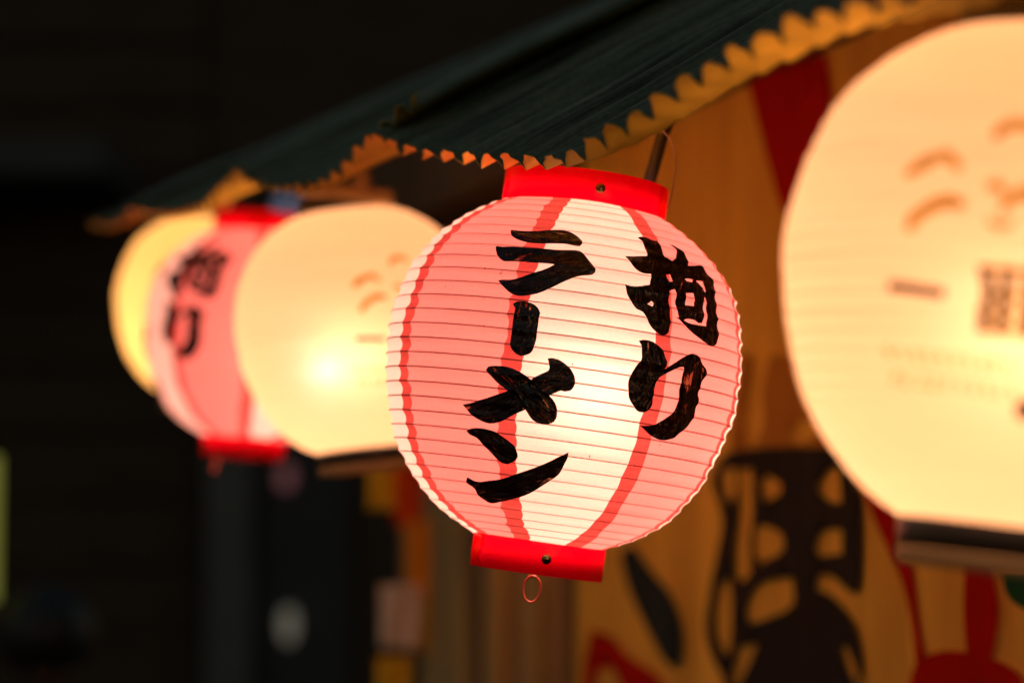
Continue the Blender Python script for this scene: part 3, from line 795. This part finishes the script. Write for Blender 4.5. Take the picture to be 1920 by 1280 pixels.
# small distant lights and signs
def oval_lamp(px, py, d, rx, rz, m_, label, cat='lamp'):
    c = at(px, py, d)
    o = lathe('small_lantern', [(0.001, -rz), (rx * .6, -rz * .8), (rx * .95, -rz * .35), (rx, 0), (rx * .95, rz * .35), (rx * .6, rz * .8), (0.001, rz)], m_, None, 24, False)
    o.location = c
    bpy.context.view_layer.update()
    cp = lathe('cap', [(rx * .35, rz * .78), (rx * .42, rz * .78), (rx * .42, rz * 1.1), (rx * .35, rz * 1.1)], M['black_plastic'], o, 20)
    return tag(o, label, cat, 'small lamps far down the lane')
M['g_white'] = glow('pale_lamp', (0.80, 0.72, 0.55), 0.16)
M['g_pink'] = glow('pink_lamp', (0.80, 0.28, 0.30), 0.17)
M['g_blue'] = glow('blue_lamp', (0.45, 0.50, 0.75), 0.30)
M['g_sign'] = glow('yellow_green_sign', (0.55, 0.55, 0.10), 0.32)
oval_lamp(541, 1170, 8.86, 0.029, 0.068, M['g_white'], 'faint whitish lamp low against the dark shutter')
oval_lamp(536, 893, 8.86, 0.027, 0.046, M['g_pink'], 'faint pink lamp just under the blurred lanterns')
oval_lamp(537, 392, 8.86, 0.033, 0.055, M['g_blue'], 'faint bluish lamp above the blurred cream lantern')
sg = empty('lit_sign', at(-29, 990, 5.0), 'narrow yellow green lit upright sign at the left edge', 'sign')
box_obj('sign_panel', (0, 0, 0), (0.05, 0.05, 0.30), M['g_sign'], sg, None, 0.004)
box_obj('sign_frame', (-0.035, 0, 0), (0.018, 0.07, 0.34), M['black_metal'], sg, None, 0.003)
box_obj('sign_post', (-0.035, 0, -0.17 - 0.68), (0.03, 0.03, 1.36), M['black_metal'], sg, None, 0.003)

# banner and notices at the far end of the shop front
M['b_yellow'] = fabric('yellow_cloth', (0.85, 0.62, 0.05)); M['b_red'] = fabric('red_cloth', (0.80, 0.11, 0.02))
M['b_white'] = fabric('white_notice', (0.82, 0.78, 0.80)); M['b_orange'] = fabric('orange_cloth', (0.88, 0.42, 0.05))
def cloth_panel(px0, px1, py0, py1, d, m_, name, parent=None, ripple=0.006):
    vs, fs = [], []; nx, nz = 10, 14
    for i in range(nx + 1):
        for j in range(nz + 1):
            p = at(px0 + (px1 - px0) * i / nx, py0 + (py1 - py0) * j / nz, d)
            p.y += ripple * math.sin(i * 0.9 + j * 0.25); vs.append(p)
    for i in range(nx):
        for j in range(nz):
            a = i * (nz + 1) + j; fs.append((a, a + 1, a + nz + 2, a + nz + 1))
    o = mesh(name, vs, fs, m_, parent)
    so = o.modifiers.new('thick', 'SOLIDIFY'); so.thickness = 0.0015
    return o
tag(cloth_panel(690, 742, 868, 955, 3.9, M['b_yellow'], 'banner'), 'yellow cloth strip hanging left of the red one under the lanterns', 'banner', 'cloth strips by the shop front')
tag(cloth_panel(738, 790, 850, 985, 3.85, M['b_red'], 'banner'), 'red cloth strip hanging behind the sharp lantern', 'banner', 'cloth strips by the shop front')
tag(cloth_panel(762, 806, 975, 1130, 3.8, M['b_orange'], 'banner'), 'orange cloth strip hanging low by the shop boards', 'banner', 'cloth strips by the shop front')
tag(cloth_panel(712, 786, 1095, 1215, 3.75, M['b_white'], 'notice'), 'pale greyish notice below the orange cloth strip', 'notice', 'notices by the shop front')
tag(cloth_panel(706, 768, 1232, 1330, 3.72, M['b_yellow'], 'notice'), 'yellow notice at the bottom, under the pale one', 'notice', 'notices by the shop front')
tag(cloth_panel(786, 806, 1130, 1225, 3.78, M['b_yellow'], 'notice'), 'slim yellow notice right of the pale one', 'notice', 'notices by the shop front')

# ------------------------------------------------------------------ person in the dark
M['skin'] = surf('skin', (0.26, 0.13, 0.085), 0.55, 0.1, 20)
M['hair'] = surf('black_hair', (0.010, 0.008, 0.008), 0.5, 0.3, 60, (1, 1, 0.2))
M['coat'] = surf('black_coat', (0.012, 0.011, 0.012), 0.85, 0.3, 30)
pc = at(85, 1097, 5.0); hx, hy, ht = pc.x, pc.y, pc.z
per = empty('person', (hx, hy, 0), 'dark haired person in a black coat standing at the lower left', 'person')
per.rotation_euler = (0, 0, R(155))
H = ht; hh = H / 7.5
J = {'pelvis': (0, 0, H * .52), 'waist': (0, .0, H * .61), 'chest': (0, .0, H * .73), 'neck': (0, .0, H * .835), 'nk2': (0, -.01, H * .865),
     'hd1': (0, -.015, H * .90), 'hd2': (0, -.015, H * .945), 'hd3': (0, -.012, H * .972)}
for sd, sg_ in (('l', -1), ('r', 1)):
    J['sh' + sd] = (sg_ * .155, 0, H * .80); J['el' + sd] = (sg_ * .21, .01, H * .62); J['wr' + sd] = (sg_ * .20, -.09, H * .49); J['hn' + sd] = (sg_ * .195, -.12, H * .455)
    J['hp' + sd] = (sg_ * .085, 0, H * .50); J['kn' + sd] = (sg_ * .09, -.01, H * .275); J['an' + sd] = (sg_ * .09, .01, H * .05); J['to' + sd] = (sg_ * .095, -.14, .025)
RAD = {'pelvis': .125, 'waist': .115, 'chest': .125, 'neck': .06, 'nk2': .052, 'hd1': .066, 'hd2': .078, 'hd3': .062,
       'sh': .066, 'el': .048, 'wr': .032, 'hn': .034, 'hp': .088, 'kn': .058, 'an': .042, 'to': .038}
ED = [('pelvis', 'waist'), ('waist', 'chest'), ('chest', 'neck'), ('neck', 'nk2'), ('nk2', 'hd1'), ('hd1', 'hd2'), ('hd2', 'hd3')]
for sd in 'lr': ED += [('chest', 'sh' + sd), ('sh' + sd, 'el' + sd), ('el' + sd, 'wr' + sd), ('wr' + sd, 'hn' + sd), ('pelvis', 'hp' + sd), ('hp' + sd, 'kn' + sd), ('kn' + sd, 'an' + sd), ('an' + sd, 'to' + sd)]
names = list(J)
me = bpy.data.meshes.new('body'); me.from_pydata([J[k] for k in names], [(names.index(a), names.index(b)) for a, b in ED], [])
body = bpy.data.objects.new('body', me); C.objects.link(body); body.parent = per
for mm in (M['coat'], M['skin']): me.materials.append(mm)
body.modifiers.new('skin', 'SKIN')
for i, k in enumerate(names):
    r_ = RAD.get(k) or RAD[k[:2]]
    sv = me.skin_vertices[0].data[i]; sv.radius = (r_, r_ * (0.78 if k in ('chest', 'waist', 'pelvis') else 1.0)); sv.use_root = (k == 'pelvis')
ss = body.modifiers.new('sub', 'SUBSURF'); ss.levels = 2; ss.render_levels = 2
bpy.context.view_layer.update()
dg = bpy.context.evaluated_depsgraph_get()
bme = bpy.data.meshes.new_from_object(body.evaluated_get(dg))
body.modifiers.clear(); body.data = bme
if len(bme.materials) < 2:
    bme.materials.clear(); bme.materials.append(M['coat']); bme.materials.append(M['skin'])
zs = [sum(bme.vertices[v].co.z for v in p.vertices) / len(p.vertices) for p in bme.polygons]
bme.polygons.foreach_set('material_index', [1 if (z > H * .874 or (H * .42 < z < H * .478 and abs(bme.vertices[p.vertices[0]].co.x) > .15)) else 0 for z, p in zip(zs, bme.polygons)])
bme.polygons.foreach_set('use_smooth', [True] * len(bme.polygons))
# a face: nose, brow and chin pulled out of the head
for v in bme.vertices:
    if v.co.z > H * .86 and v.co.y < -.05:
        fz = (v.co.z / H)
        if abs(v.co.x) < .018 and .905 < fz < .935: v.co.y -= .016
        if abs(v.co.x) < .03 and .872 < fz < .89: v.co.y -= .008
# hair: a shell over the crown, sides and back
hv, hf = [], []; na, nb = 28, 14
for j in range(nb + 1):
    el = math.pi / 2 - j / nb * R(140)
    for i in range(na):
        az = 2 * math.pi * i / na
        cut = 0.75 * max(0.0, -math.sin(az))                       # shorter over the face
        e2 = math.pi / 2 - (math.pi / 2 - el) * (1 - 0.55 * cut)
        wob = 1 + 0.02 * math.sin(az * 9 + j)
        hv.append((0.098 * wob * math.cos(e2) * math.cos(az), -0.008 + 0.108 * wob * math.cos(e2) * math.sin(az), H * .935 + (H * .065 + .002) * wob * math.sin(e2)))
for j in range(nb):
    for i in range(na):
        hf.append((j * na + i, j * na + (i + 1) % na, (j + 1) * na + (i + 1) % na, (j + 1) * na + i))
mesh('hair', hv, hf, M['hair'], per)
